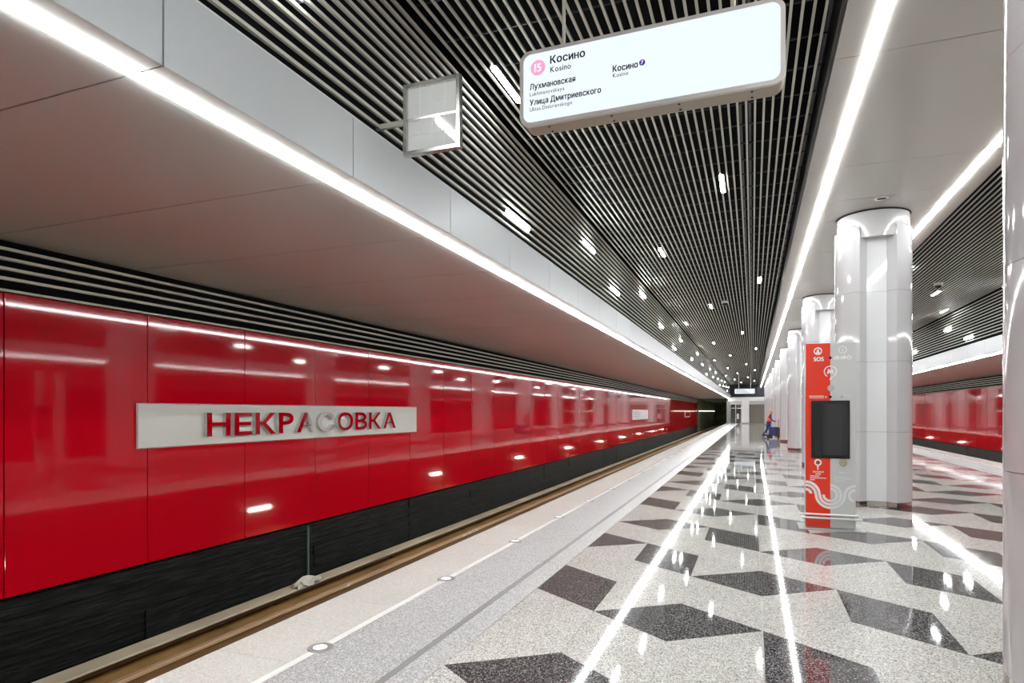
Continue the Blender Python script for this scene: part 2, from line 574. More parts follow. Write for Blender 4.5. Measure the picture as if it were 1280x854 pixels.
# ------------------------------------------------------------------ red walls with slats above and black stone below
for side in (0, 1):
    X = (lambda x: x) if side == 0 else mx
    sgn = 1 if side == 0 else -1
    w = box('wall_left' if side == 0 else 'wall_right', X(XW - 0.30), X(XW - 0.06), Y0, Y1, -1.45, ZS + 0.1, M['black'])
    w['kind'] = 'structure'
    pan = None
    y = 4.03 - 1.6 * 14
    k = 0
    while y < Y1 - 1.5:
        if side == 0 or y > 9:
            o = box('panel', X(XW - 0.03), X(XW), y + 0.006, y + 1.594, -0.29, 2.80, M['red'], w, 0.004)
            o.rotation_euler = (0, random.uniform(-.0011, .0011), random.uniform(-.0016, .0016))
        y += 1.6
    yy = y
    # ledge trim on top of the red panels and slats up to the soffit
    box('trim', X(XW - 0.05), X(XW + 0.005), Y0, Y1, 2.815, 2.84, M['slat_wall'], w)
    for zc in (2.935, 3.035, 3.135, 3.235):
        box('slat', X(XW - 0.045), X(XW - 0.005), Y0, Y1, zc, zc + 0.03, M['slat_wall'], w)
    # black stone below the panels: 3.2 m lengths, each of five uneven split courses
    for sec in range(34):
        ya = 8.83 + 3.2 * (sec - 9)
        if ya > Y1 - 0.3: break
        if side == 1 and ya < 14: continue
        near = -3 < ya < 26 if side == 0 else 18 < ya < 40
        zs = [-1.24] + sorted(-1.24 + 0.91 * (i + random.uniform(-.25, .25)) / 5 for i in range(1, 5)) + [-0.33]
        for za, zb in (zip(zs, zs[1:]) if near else [(-1.24, -0.33)]):
            box('stone', X(XW - 0.05), X(XW - 0.04 + random.choice((0, .008, .016, .024))), ya, min(Y1, ya + 3.192), za, zb - 0.004, M['dark_stone'], w)
    if side == 0:
        # pipe down the black stone
        bm = bmesh.new()
        bmesh.ops.create_cone(bm, cap_ends=True, segments=10, radius1=0.018, radius2=0.018, depth=0.86)
        pipe = link('drain_pipe', mesh_from(bm, pmat('pipe_green', (0.10, 0.16, 0.12), 0.4), 40), (XW + 0.02, 8.62, -0.78))
        tag(pipe, 'thin vertical green-grey pipe on the black stone below the red panels', 'pipe')

# ------------------------------------------------------------------ ceiling
mid = box('ceiling', 0.72, mx(0.72), Y0, Y1, 5.62, 5.75, M['black'])
mid['kind'] = 'structure'
for side in (0, 1):
    X = (lambda x: x) if side == 0 else mx
    sgn = 1 if side == 0 else -1
    # boxed-in soffit above the track, its black back towards the slat wall, the dark void over the slats
    sof = box('ceiling', X(XW - 0.3), X(-2.98), Y0, Y1, ZS + 0.03, 5.62, M['black'])
    sof['kind'] = 'structure'
    ceil = box('ceiling', X(-2.98), X(0.72), Y0, Y1, 5.62, 5.75, M['black'])
    ceil['kind'] = 'structure'
    y = 2.3 - 1.6 * 13
    while y < Y1 - 0.2:
        if side == 0 or y > 6:
            box('soffit_panel', X(XW - 0.05), X(-2.995), y + 0.006, min(y + 1.594, Y1), ZS, ZS + 0.02, M['soffit'], sof)
            box('fascia_panel', X(XF - 0.02), X(XF), y + 0.006, min(y + 1.594, Y1), ZS + 0.005, 3.79, M['fascia'], sof)
            box('lip', X(-2.925), X(XF - 0.001), y + 0.006, min(y + 1.594, Y1), ZS, ZS + 0.006, M['soffit'], sof)
        y += 1.6
    box('fascia_rim', X(XF - 0.06), X(XF + 0.002), Y0, Y1, 3.79, 3.80, M['white'], sof)
    box('seam_back', X(XF - 0.05), X(XF - 0.025), Y0, Y1, ZS + 0.02, 3.78, M['seam'], sof)
    # slats: a wall of them above the fascia, then the flat ceiling
    z = 3.93
    while z < 5.16:
        box('slat', X(-2.885), X(-2.86), Y0, Y1, z, z + 0.026, M['slat'], ceil)
        z += PIT
    x = -2.83
    while x < 0.62:
        box('slat', X(x), X(x + 0.025), Y0, Y1, ZL, ZL + 0.016, M['slat'], ceil)
        x += PIT
    y = 2.0
    while y < 38 and side == 0:
        box('cross_rail', X(-2.9), X(0.70), y, y + 0.012, 5.30, 5.32, M['flange'], ceil)
        y += 0.6
    for xt in ((-0.16, -0.05, 0.66) if side == 0 else (0.66,)):
        box('cable_tray', X(xt), X(xt + 0.03), Y0, Y1, 5.34, 5.40, M['flange'], ceil)
    box('flange', X(0.725), X(0.735), Y0, Y1, ZC + 0.012, 5.62, M['flange'], mid)
    box('flange_lip', X(0.70), X(0.728), Y0, Y1, ZC + 0.07, ZC + 0.085, M['flange'], mid)
joints = sorted(4.3 + 8.0 * k + o for k in range(-4, 12) for o in (0.0, 2.35, 5.32, 6.83))
joints = [Y0] + [y for y in joints if Y0 + 0.3 < y < Y1 - 0.3] + [Y1]
for ya, yb in zip(joints, joints[1:]):
    box('ceiling_panel', 0.725, mx(0.725), ya + 0.005, yb - 0.005, ZC, ZC + 0.02, M['panel'], mid)

# ------------------------------------------------------------------ light lines
for x0, z, lab in ((-2.96, ZS, 'long white light line along the soffit edge above the red name wall track'),
                   (1.02, ZC, 'white light line in the middle ceiling between slats and the columns'),
                   (mx(1.02), ZC, 'white light line in the middle ceiling beyond the columns'),
                   (mx(-2.96), ZS, 'white light line along the soffit edge over the track beyond the columns')):
    t = thing('light_line', (x0, Y0, z), lab, 'light', 'light lines of the hall')
    box('housing', x0 - 0.038, x0 + 0.038, Y0, Y1, z - 0.004, z - 0.001, M['white'], t)
    bm = bmesh.new()
    y = Y0
    while y < Y1:
        y2 = min(y + 3, Y1)
        bm_box(bm, -0.034, 0.034, y - Y0, y2 - Y0, -0.017, -0.004)
        y = y2
    link('diffuser', mesh_from(bm, M['led']), (x0, Y0, z), t)

# ------------------------------------------------------------------ tube lamps between the slats
lamp_h = prism(rrect(0.062, 0.80, 0.03), -0.012, 0.03, 'z', M['lamp'])
hold_h = prism(rrect(0.085, 0.84, 0.04), 0.0, 0.06, 'z', M['flange'])
lamp_v = prism([(p[1], p[0]) for p in rrect(0.062, 0.80, 0.03)], -0.03, 0.012, 'x', M['lamp'])
hold_v = prism([(p[1], p[0]) for p in rrect(0.085, 0.84, 0.04)], -0.06, 0.0, 'x', M['flange'])
lamp_vr = prism([(p[1], p[0]) for p in rrect(0.062, 0.80, 0.03)], -0.012, 0.03, 'x', M['lamp'])
hold_vr = prism([(p[1], p[0]) for p in rrect(0.085, 0.84, 0.04)], 0.0, 0.06, 'x', M['flange'])
HX = [-2.53, -0.45, -1.92, 0.17, -1.34]
ORD = ['first', 'second', 'third', 'fourth', 'fifth', 'sixth', 'seventh', 'eighth', 'ninth', 'tenth', 'eleventh', 'twelfth']
HL = ['tube lamp in the slat ceiling partly hidden behind the numbered end of the hanging sign',
      'tube lamp in the slat ceiling straight below the sign\'s lit end',
      'second ceiling tube lamp beyond the sign, above the crease of the slats',
      'tube lamp in the flat slats closest to the light line before the columns'] + [ORD[k] + ' tube lamp along the flat slat ceiling counted from the sign' for k in range(4, 11)]
VL = ['tube lamp on the upright slats that shows as a white streak in the gridded mirror',
      'largest wall lamp just above the pale fascia past the mirror',
      'second tube lamp on the upright slats beyond the mirror, set high',
      'third tube lamp on the upright slats, low above the fascia',
      'fourth tube lamp on the upright slats, close under the crease'] + [ORD[k] + ' tube lamp along the upright slats counted from the mirror' for k in range(4, 10)]
HR = {3: 'tube lamp peeking out beside the kiosk column, high in the slats', 4: 'tube lamp next to the dome camera beyond the columns', 5: 'tube lamp near the slat crease beyond the columns'}
VR = {5: 'tube lamp half cut by the closest column, on the upright slats', 6: 'lowest tube lamp just over the fascia beyond the columns', 7: 'tube lamp under the dark crease beyond the columns'}
for side in (0, 1):
    X = (lambda x: x) if side == 0 else mx
    far_h = 'small white tube lamp in the distant flat slats above the platform' if side == 0 else 'white tube lamp in the flat slats beyond the columns, hidden deeper along the row'
    far_v = 'small white tube lamp on the distant upright slats above the fascia' if side == 0 else 'white tube lamp on the upright slats beyond the columns, hidden deeper along the row'
    for k in range(20):
        y = 6.4 + 4.0 * k
        if side == 1 and k < 2: continue
        x = X(HX[k % 5])
        t = thing('tube_lamp', (x, y, ZL), (HL[k] if k < 11 else far_h) if side == 0 else HR.get(k, far_h), 'lamp', 'tube lamps among the ceiling slats')
        link('diffuser', lamp_h, (x, y, ZL), t)
        link('holder', hold_h, (x, y, ZL), t)
    VY = [(3.05, 4.42), (7.6, 4.08), (11.35, 4.66), (13.7, 4.26), (17.44, 4.83), (21.14, 4.44), (24.88, 4.05), (27.25, 4.62), (32.4, 4.23), (35.76, 4.78)]
    yv = 39.4
    while yv < 86:
        VY.append((yv, (4.44, 4.05, 4.62, 4.23, 4.78)[len(VY) % 5]))
        yv += 3.6
    for k, (y, z) in enumerate(VY):
        if side == 1 and k < 4: continue
        x = X(-2.855)
        t = thing('tube_lamp', (x, y, z), (VL[k] if k < 11 else far_v) if side == 0 else VR.get(k, far_v), 'lamp', 'tube lamps on the upright slats')
        link('diffuser', lamp_v if side == 0 else lamp_vr, (x, y, z), t).scale = (-1, 1, 1)
        link('holder', hold_v if side == 0 else hold_vr, (x, y, z), t)
    # lamps on the platform side under the overhang that light the track
    for k in range(10):
        y = 2.9 + 9.2 * k
        if side == 1 and k < 2: continue
        x = X(XE + 0.64)
        t = thing('edge_lamp', (x, y, -0.78), (ORD[k] + ' low lamp under the overhang, mirrored in the red name wall') if side == 0 else 'low lamp under the platform overhang lighting the track beyond the columns', 'lamp', 'lamps under the platform overhang')
        sg_ = -1 if side == 0 else 1
        box('diffuser', x, x + sg_ * 0.05, y - 0.35, y + 0.35, -0.83, -0.75, M['lamp_low'], t)
        box('holder', x, x + sg_ * 0.03, y - 0.38, y + 0.38, -0.86, -0.72, M['flange'], t)

# round lights set into the white line
ring = lathe([(0.0, -0.004), (0.085, -0.004), (0.085, 0.006), (0.078, 0.008), (0.05, 0.008), (0.05, 0.004), (0.0, 0.004)], 28, M['flange_mid'])
lens = lathe([(0.0, 0.009), (0.030, 0.009), (0.047, 0.006), (0.047, 0.002)], 24, M['floor_light'])
EL = ['round floor light in the white line, lowest in the picture below the name sign'] + [ORD[k] + ' round floor light along the white platform line by the name wall' for k in range(1, 9)]
for side in (0, 1):
    X = (lambda x: x) if side == 0 else mx
    for k in range(14):
        y = 3.47 + 1.86 * k
        if side == 1: y += 16
        x = X(-2.73)
        lab = EL[k] if side == 0 and k < 9 else ('small round floor light farther along the white line by the name wall' if side == 0 else 'small round floor light in the white line beyond the columns')
        t = thing('floor_light', (x, y, 0), lab, 'light', 'round floor lights in the white line')
        link('ring', ring, (x, y, 0), t)
        link('lens', lens, (x, y, 0), t)

# ------------------------------------------------------------------ columns
CR = 0.583


def shell_poly(s, r=CR):
    ex, ix, iy = 0.27, 0.15, -0.40
    ey = -math.sqrt(r * r - ex * ex)
    a0 = math.atan2(ey, -ex)
    n = 30
    a_start, a_end = a0, -a0 - 2 * math.pi
    pts = [(-ix, iy)]
    for i in range(n + 1):
        a = a_start + (a_end - a_start) * i / n
        pts.append((r * math.cos(a), r * math.sin(a)))
    pts += [(-ix, -iy)]
    if s > 0:
        pts = [(-p[0], p[1]) for p in pts][::-1]
    return pts


def taper_top(pts, z0, z1, d, mat):
    """Prism whose upper rim is chamfered inwards."""
    bm = bmesh.new()
    L = []
    for z, k in ((z0, 0), (z1 - d, 0), (z1, d)):
        ring_ = []
        for p in pts:
            v = Vector(p)
            f = (v.length - k) / v.length if v.length > 0.5 else 1
            ring_.append(bm.verts.new((p[0] * f, p[1] * f, z)))
        L.append(ring_)
    n = len(pts)
    bm.faces.new(L[0]); bm.faces.new(L[-1][::-1])
    for a, b in zip(L, L[1:]):
        for i in range(n):
            bm.faces.new((a[i], a[(i + 1) % n], b[(i + 1) % n], b[i]))
    bmesh.ops.recalc_face_normals(bm, faces=bm.faces[:])
    return mesh_from(bm, mat, 32)


ZJ = [0.10, 1.26, 2.43, 3.60, 4.70]
col_meshes = []
for s in (-1, 1):
    for a, b in zip(ZJ, ZJ[1:]):
        if b > 4.6:
            col_meshes.append(('shell', taper_top(shell_poly(s), a + 0.002, b, 0.03, M['column'])))
        else:
            col_meshes.append(('shell', prism(shell_poly(s), a + 0.002, b - 0.002, 'z', M['column'], 32)))
for s in (-1, 1):
    for a, b in zip(ZJ, ZJ[1:]):
        pl = [(-0.148, s * 0.30), (0.148, s * 0.30), (0.148, s * 0.392), (-0.148, s * 0.392)]
        col_meshes.append(('inset_panel', prism(pl, a + 0.002, b - 0.06 if b > 4.6 else b - 0.002, 'z', M['column_in'])))
for s in (-1, 1):
    col_meshes.append(('plinth', prism(shell_poly(s, CR - 0.004), 0.002, 0.098, 'z', M['plinth'], 32)))
    pl = [(-0.148, s * 0.30), (0.148, s * 0.30), (0.148, s * 0.396), (-0.148, s * 0.396)]
    col_meshes.append(('plinth', prism(pl, 0.002, 0.098, 'z', M['plinth'])))
col_meshes.append(('neck', lathe([(0, 4.5), (0.548, 4.5), (0.548, ZC - 0.022)], 64, M['column'])))
col_meshes.append(('shadow_gap', lathe([(0, ZC - 0.022), (0.535, ZC - 0.022), (0.535, ZC - 0.004), (0.57, ZC - 0.004), (0.57, ZC - 0.001), (0, ZC - 0.001)], 64, M['seam'])))
col_meshes.append(('core', prism([(-0.14, -0.29), (0.14, -0.29), (0.14, 0.29), (-0.14, 0.29)], 0.002, 4.6, 'z', M['seam'])))
CLAB = {0: 'white column cut off by the edge of the picture, closest to the camera', 1: 'whole white column standing just behind the red and grey kiosk',
        2: 'white column mostly hidden behind the kiosk column', 3: 'fourth white column, showing beside the kiosk', 4: 'fifth white column of the receding row',
        5: 'sixth white column, beside the worker with the cart'}
for k in range(0, 11):
    y = 4.3 + 8.0 * k
    lab = CLAB.get(k, 'small distant white column behind the worker' if k > 5 else 'white column behind the viewpoint')
    c = thing('column', (XC, y, 0), lab, 'column', 'row of white columns')
    c['kind'] = 'thing'
    for nm, me in col_meshes:
        link(nm, me, (XC, y, 0), c)

# ------------------------------------------------------------------ station name plate on the red wall
PX = XW + 0.035
pl = thing('name_plate', (PX, 8.865, 1.15), 'long pale grey plate with chrome station name letters on the red wall', 'sign')
box('plate', XW + 0.012, PX, 5.48, 12.25, 1.15, 1.69, M['grey_plate'], pl, 0.004)
box('frame', XW + 0.004, PX - 0.012, 5.46, 12.27, 1.135, 1.705, M['steel'], pl, 0.004)
word = 'НЕКРАСОВКА'
ms = []
for ch in word:
    me, w = text_mesh(ch, 0.425, M['chrome'], depth=0.06, offset=0.02, sx=1.62, rot=AX_X)
    ys_ = [v.co.y for v in me.vertices]
    ms.append((me, min(ys_), max(ys_)))
tot = sum(b - a for _, a, b in ms)
gap = (4.83 - tot) / (len(ms) - 1)
y = 6.45
for me, a, b in ms:
    link('letter', me, (PX + 0.001, y - a, 1.265), pl)
    y += b - a + gap
# smaller information boards farther along the wall
for (ya, yb, za, zb, lab, red) in ((39.0, 45.2, 1.07, 1.72, 'white information board on the red wall far down the track', 0), (71.5, 77.0, 0.95, 1.6, 'small framed board near the far end of the red wall', 1)):
    s = thing('wall_board', (XW + 0.03, (ya + yb) / 2, za), lab, 'sign')
    box('frame', XW + 0.012, XW + 0.05, ya, yb, za, zb, M['white'], s, 0.005)
    box('face', XW + 0.03, XW + 0.056, ya + 0.25, yb - 0.25, za + 0.08, zb - 0.08, M['red'] if red else M['print_grey'], s)
    if not red:
        for i in range(5):
            box('text_line', XW + 0.05, XW + 0.06, ya + 0.5, ya + 2.6 + (i % 2) * 0.4, za + 0.13 + i * 0.09, za + 0.16 + i * 0.09, M['end_grey'], s)

# ------------------------------------------------------------------ hanging line sign
SY = 4.2
sx0, sx1, sz0, sz1 = -1.555, 0.185, 3.635, 4.165
scx, scz = (sx0 + sx1) / 2, (sz0 + sz1) / 2
sg = thing('hanging_sign', (scx, SY, sz0), 'large white lit sign with Косино and pink 15 hanging under the slat ceiling', 'sign')
sg['label'] = 'large white lit line sign with a pink numbered circle under the slat ceiling'
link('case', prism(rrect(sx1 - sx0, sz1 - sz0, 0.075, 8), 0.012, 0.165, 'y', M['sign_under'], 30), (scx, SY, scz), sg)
link('rim', prism(rrect(sx1 - sx0 + 0.008, sz1 - sz0 + 0.008, 0.079, 8), -0.004, 0.02, 'y', M['sign_case'], 30), (scx, SY, scz), sg)
fc = link('lit_face', prism(rrect(sx1 - sx0 - 0.05, sz1 - sz0 - 0.05, 0.055, 8), -0.008, 0.0, 'y', M['sign_face']), (scx, SY, scz), sg)


def on_sign(u, v, Y=SY):
    a, b = (u - 640) / F_PX, -(v - HY) / F_PX
    rx, ry = a * math.cos(TH) - math.sin(TH), a * math.sin(TH) + math.cos(TH)
    t = Y / ry
    return rx * t, CAM_H + b * t


SFY = SY - 0.010
# baseline starts measured on the board (metres from its lower corner)
for s, u0, v0, u1, size, bold, mat in (('Косино', 688.5, 80.5, 731.5, 0.074, 0.0022, 'print_dark'), ('Kosino', 688.5, 91.5, 714, 0.056, 0.0008, 'print_dark'),
                                  ('Лухмановская', 663, 113.5, 719.5, 0.056, 0.0018, 'print_dark'), ('Lukhmanovskaya', 663, 121.5, 706, 0.038, 0.0003, 'print_dark'),
                                  ('Улица Дмитриевского', 663, 133, 751.5, 0.056, 0.0018, 'print_dark'), ('Ulitsa Dmitrievskogo', 663, 140.5, 715.5, 0.038, 0.0003, 'print_dark'),
                                  ('Косино', 766.5, 91, 797.5, 0.058, 0.0020, 'print_dark'), ('Kosino', 766.5, 98, 785.5, 0.038, 0.0003, 'print_dark')):
    me, w = text_mesh(s, size, M[mat], bold=bold)
    xa, za = on_sign(u0, v0)
    xb, _ = on_sign(u1, v0)
    me.transform(Matrix.Diagonal(((xb - xa) / w, 1, 1, 1)))
    link('lettering', me, (xa, SFY, za), fc)
xa, za = on_sign(673, 85.5)
link('line_circle', disc_mesh(0.054, -0.001, 0.002, M['print_pink']), (xa, SFY, za), fc)
me, w = text_mesh('15', 0.080, M['sign_face'], bold=0.002, align='CENTER')
link('line_number', me, (xa, SFY - 0.002, za - 0.028), fc)
xa, za = on_sign(803, 79)
link('line_circle', disc_mesh(0.020, -0.001, 0.002, M['print_purple']), (xa, SFY, za), fc)
me, w = text_mesh('7', 0.034, M['sign_face'], bold=0.0008, align='CENTER')
link('line_number', me, (xa, SFY - 0.002, za - 0.012), fc)
for xr in (sx0 + 0.30, sx1 - 0.30):
    bm = bmesh.new()
    bmesh.ops.create_cone(bm, cap_ends=True, segments=10, radius1=0.012, radius2=0.012, depth=5.35 - sz1)
    link('rod', mesh_from(bm, M['slat'], 40), (xr, SY + 0.08, (5.35 + sz1) / 2), sg)
for i in range(4):
    for yy_ in (0.05, 0.13):
        bm = bmesh.new()
        bmesh.ops.create_cone(bm, cap_ends=True, segments=8, radius1=0.008, radius2=0.008, depth=0.006)
        link('screw', mesh_from(bm, M['seam']), (sx0 + 0.2 + i * 0.45, SY + yy_, sz0 - 0.001), sg)

# distant twin of the sign
fs = thing('hanging_sign', (-0.75, 66, 3.36), 'small distant white sign hanging below the slats by the end wall', 'sign')
link('case', prism(rrect(1.9, 0.5, 0.07, 6), 0.0, 0.16, 'y', M['sign_case'], 30), (-0.75, 66, 3.61), fs)
link('lit_face', prism(rrect(1.84, 0.44, 0.05, 6), -0.01, 0.0, 'y', M['sign_face']), (-0.75, 66, 3.61), fs)
for i in range(3):
    box('text_line', -1.55, -0.35 - 0.2 * i, 65.98, 65.988, 3.49 + 0.11 * i, 3.53 + 0.11 * i, M['end_grey'], fs)
for xr in (-1.3, -0.2):
    box('rod', xr - 0.03, xr + 0.03, 66.05, 66.11, 3.86, 5.3, M['sign_case'], fs)

# ------------------------------------------------------------------ gridded safety mirror on its arm
MY = 4.40
mx0, mx1, mz0, mz1 = -2.635, -2.125, 3.66, 4.235
mcx, mcz = (mx0 + mx1) / 2, (mz0 + mz1) / 2
mr = thing('platform_mirror', (mcx, MY, mz0), 'square steel framed mirror with a white grid on an arm above the fascia', 'mirror')
fw = 0.035
for (xa, xb, za, zb) in ((mx0, mx0 + fw, mz0, mz1), (mx1 - fw, mx1, mz0, mz1), (mx0 + fw, mx1 - fw, mz0, mz0 + fw), (mx0 + fw, mx1 - fw, mz1 - fw, mz1)):
    box('frame', xa, xb, MY - 0.02, MY + 0.03, za, zb, M['steel'], mr, 0.004)
ix0, ix1, iz0, iz1 = mx0 + fw, mx1 - fw, mz0 + fw, mz1 - fw
box('bar', ix0, ix1, MY - 0.008, MY + 0.02, mcz - 0.008, mcz + 0.008, M['steel'], mr)
cw = (ix1 - ix0) / 4
for r in range(4):
    rh = (iz1 - iz0) / 4
    for c in range(4):
        box('pane', ix0 + c * cw + 0.002, ix0 + (c + 1) * cw - 0.002, MY, MY + 0.006, iz0 + r * rh + 0.002, iz0 + (r + 1) * rh - 0.002, M['mirror'], mr)
for c in range(1, 4):
    box('grid_wire', ix0 + c * cw - 0.003, ix0 + c * cw + 0.003, MY - 0.003, MY + 0.004, iz0, iz1, M['print_white'], mr)
for r in (1, 3):
    box('grid_wire', ix0, ix1, MY - 0.003, MY + 0.004, iz0 + r * rh - 0.003, iz0 + r * rh + 0.003, M['print_white'], mr)
box('back', mx0 + 0.01, mx1 - 0.01, MY + 0.022, MY + 0.05, mz0 + 0.01, mz1 - 0.01, M['flange'], mr)
box('arm', -2.90, mx0 + 0.01, MY + 0.0, MY + 0.03, 3.925, 3.965, M['slat'], mr)

# ------------------------------------------------------------------ information kiosk
KX0, KX1, KY, KH = 0.675, 1.280, 9.42, 2.525
KC = (KX0 + KX1) / 2
ks = thing('info_kiosk', (KC, KY, 0), 'tall red and grey SOS information kiosk with a dark screen', 'kiosk')
box('base_plate', KX0 - 0.09, KX1 + 0.11, KY - 0.12, KY + 0.42, 0.0, 0.015, M['base_grey'], ks, 0.004)
box('body', KX0 + 0.004, KX1 - 0.004, KY + 0.02, KY + 0.29, 0.015, KH - 0.002, M['kiosk_grey'], ks, 0.006)
rp = box('red_panel', KX0, KC, KY, KY + 0.022, 0.03, KH, M['kiosk_red'], ks)
gp = box('grey_panel', KC, KX1, KY, KY + 0.022, 0.03, KH, M['kiosk_grey'], ks)
sc = box('screen', 0.745, 1.212, KY - 0.018, KY + 0.01, 0.965, 1.748, M['screen_black'], ks, 0.004)
box('glass', 0.785, 1.175, KY - 0.0215, KY - 0.017, 1.01, 1.708, M['screen_glass'], sc)
KF = KY - 0.002


def k_text(s, x, z, size, mat, parent, bold=0.0, width=None, align='CENTER'):
    me, w = text_mesh(s, size, M[mat], bold=bold, align=align)
    if width:
        me.transform(Matrix.Diagonal((width / w, 1, 1, 1)))
    return link('lettering', me, (x, KF, z), parent)


# SOS emblem and lettering on the red half, info emblem on the grey half
xs_, xi_ = 0.826, 1.125
link('emblem_ring', ring_mesh(0.038, 0.052, -0.001, 0.002, M['print_white']), (xs_, KF, 2.42), rp)
link('emblem_head', disc_mesh(0.014, -0.001, 0.002, M['print_white'], 16), (xs_, KF, 2.432), rp)
link('emblem_body', prism([(-0.03, -0.03), (0.03, -0.03), (0.018, 0.0), (0.006, 0.006), (-0.006, 0.006), (-0.018, 0.0)], -0.001, 0.002, 'y', M['print_white']), (xs_, KF, 2.415), rp)
k_text('SOS', xs_ + 0.01, 2.285, 0.078, 'print_white', rp, 0.004, 0.118)
link('emblem_ring', ring_mesh(0.042, 0.050, -0.001, 0.002, M['print_white']), (xi_, KF, 2.43), gp)
k_text('i', xi_, 2.403, 0.07, 'print_white', gp, 0.001)
k_text('ИНФО', xi_, 2.30, 0.068, 'print_white', gp, 0.002, 0.20)
# round pin with the peaked letter across the joint
link('pin_ring', ring_mesh(0.066, 0.080, -0.001, 0.002, M['print_white'], -60, 240), (KC, KF, 2.14), rp)
link('pin_tip', prism([(-0.012, -0.105), (0.0, -0.118), (0.034, -0.07), (0.022, -0.062)], -0.001, 0.002, 'y', M['print_white']), (KC, KF, 2.14), rp)
link('peaked_letter', prism([(-0.044, -0.03), (-0.024, 0.036), (-0.014, 0.036), (0.0, 0.008), (0.014, 0.036), (0.024, 0.036), (0.044, -0.03), (0.02, -0.03), (0.016, -0.006), (0.0, -0.03), (-0.016, -0.006), (-0.02, -0.03)], -0.001, 0.002, 'y', M['print_white']), (KC, KF, 2.14), rp)
for z, r, m in ((2.325, 0.018, 'screen_black'), (1.797, 0.019, 'screen_black')):
    link('camera_dot', disc_mesh(r, -0.002, 0.004, M[m], 18), (KC, KF, z), gp)
link('speaker_disc', disc_mesh(0.044, -0.001, 0.003, pmat('disc_grey', (0.48, 0.48, 0.48), 0.4), 24), (KC + 0.010, KF, 1.915), gp)
link('sensor_dot', disc_mesh(0.020, -0.001, 0.003, pmat('dot_grey', (0.45, 0.45, 0.45), 0.4), 18), (xi_ - 0.01, KF, 1.797), gp)
box('print_line', 0.72, 0.90, KF - 0.001, KF + 0.003, 1.804, 1.814, M['print_white'], rp)
box('print_line', 0.72, 0.90, KF - 0.001, KF + 0.003, 1.782, 1.791, M['print_white'], rp)
link('emblem_dot', disc_mesh(0.010, -0.001, 0.002, M['print_white'], 12), (0.925, KF, 1.796), rp)
box('print_line', 1.145, 1.23, KF - 0.001, KF + 0.003, 1.810, 1.816, M['print_grey'], gp)
# call buttons
bt = link('call_button', ring_mesh(0.026, 0.046, -0.014, 0.002, M['print_white']), (xs_, KF, 0.907), rp)
link('button_cap', disc_mesh(0.026, -0.010, 0.0, pmat('button_red', (0.35, 0.02, 0.02), 0.3), 20), (xs_, KF, 0.907), bt)
bt = link('call_button', ring_mesh(0.026, 0.046, -0.014, 0.002, M['chrome']), (xi_ + 0.005, KF, 0.907), gp)
link('button_cap', disc_mesh(0.026, -0.012, 0.0, M['brass'], 20), (xi_ + 0.005, KF, 0.907), bt)
link('arrow', prism([(-0.02, 0.01), (0.0, 0.034), (0.02, 0.01), (0.007, 0.012), (0.007, -0.03), (-0.007, -0.03), (-0.007, 0.012)], -0.001, 0.002, 'y', M['print_white']), (xs_, KF, 0.835), rp)
k_text('Экстренный', xs_ + 0.005, 0.770, 0.03, 'print_white', rp, 0.001, 0.13)
k_text('вызов', xs_ + 0.005, 0.742, 0.03, 'print_white', rp, 0.001, 0.065)
for i, w in enumerate((0.115, 0.20, 0.06)):
    box('print_line', 0.73, 0.73 + w, KF - 0.001, KF + 0.003, 0.716 - 0.026 * i, 0.726 - 0.026 * i, M['print_white'], rp)
box('print_line', 1.075, 1.17, KF - 0.001, KF + 0.003, 0.775, 0.783, M['print_grey'], gp)
for i, w in enumerate((0.15, 0.2, 0.12)):
    box('print_line', 1.025, 1.025 + w, KF - 0.001, KF + 0.003, 0.716 - 0.026 * i, 0.722 - 0.026 * i, M['print_grey'], gp)
# waves: arcs swinging from the red half into the grey half
wm = M['print_white']


def wave(cx, r, a0, a1, parent, mat):
    link('wave', ring_mesh(r - 0.017, r + 0.017, -0.001, 0.002, mat, a0, a1, 22), (cx, KF, 0.472), parent)


for r in (0.169, 0.124, 0.066):
    wave(KX0, r, 0 if r > .1 else 8, 90, rp, wm)
for r in (0.174, 0.129, 0.082):
    wave(KC, r, 180, 270, rp, wm)
    wave(KC, r, 270, 360 if r > 0.15 else 450, gp, M['print_grey'])
wave(KX1, 0.128, 90, 180, gp, M['print_grey'])
wave(KX1, 0.075, 90, 250, gp, M['print_grey'])
# bumper bars on short posts at the foot
for yb_, z_, x0_, x1_ in ((KY - 0.09, 0.165, KX0 - 0.06, KX1 + 0.07), (KY - 0.03, 0.205, KX0 - 0.08, KX1 + 0.03)):
    bm = bmesh.new()
    bmesh.ops.create_cone(bm, cap_ends=True, segments=12, radius1=0.014, radius2=0.014, depth=x1_ - x0_)
    bmesh.ops.rotate(bm, verts=bm.verts, matrix=Matrix.Rotation(math.pi / 2, 3, 'Y'))
    link('bumper_bar', mesh_from(bm, M['white'], 40), ((x0_ + x1_) / 2, yb_, z_), ks)
for xp in (KX0 + 0.05, KX1 - 0.05):
    box('bar_bracket', xp - 0.01, xp + 0.01, KY - 0.095, KY + 0.01, 0.155, 0.175, M['steel'], ks)

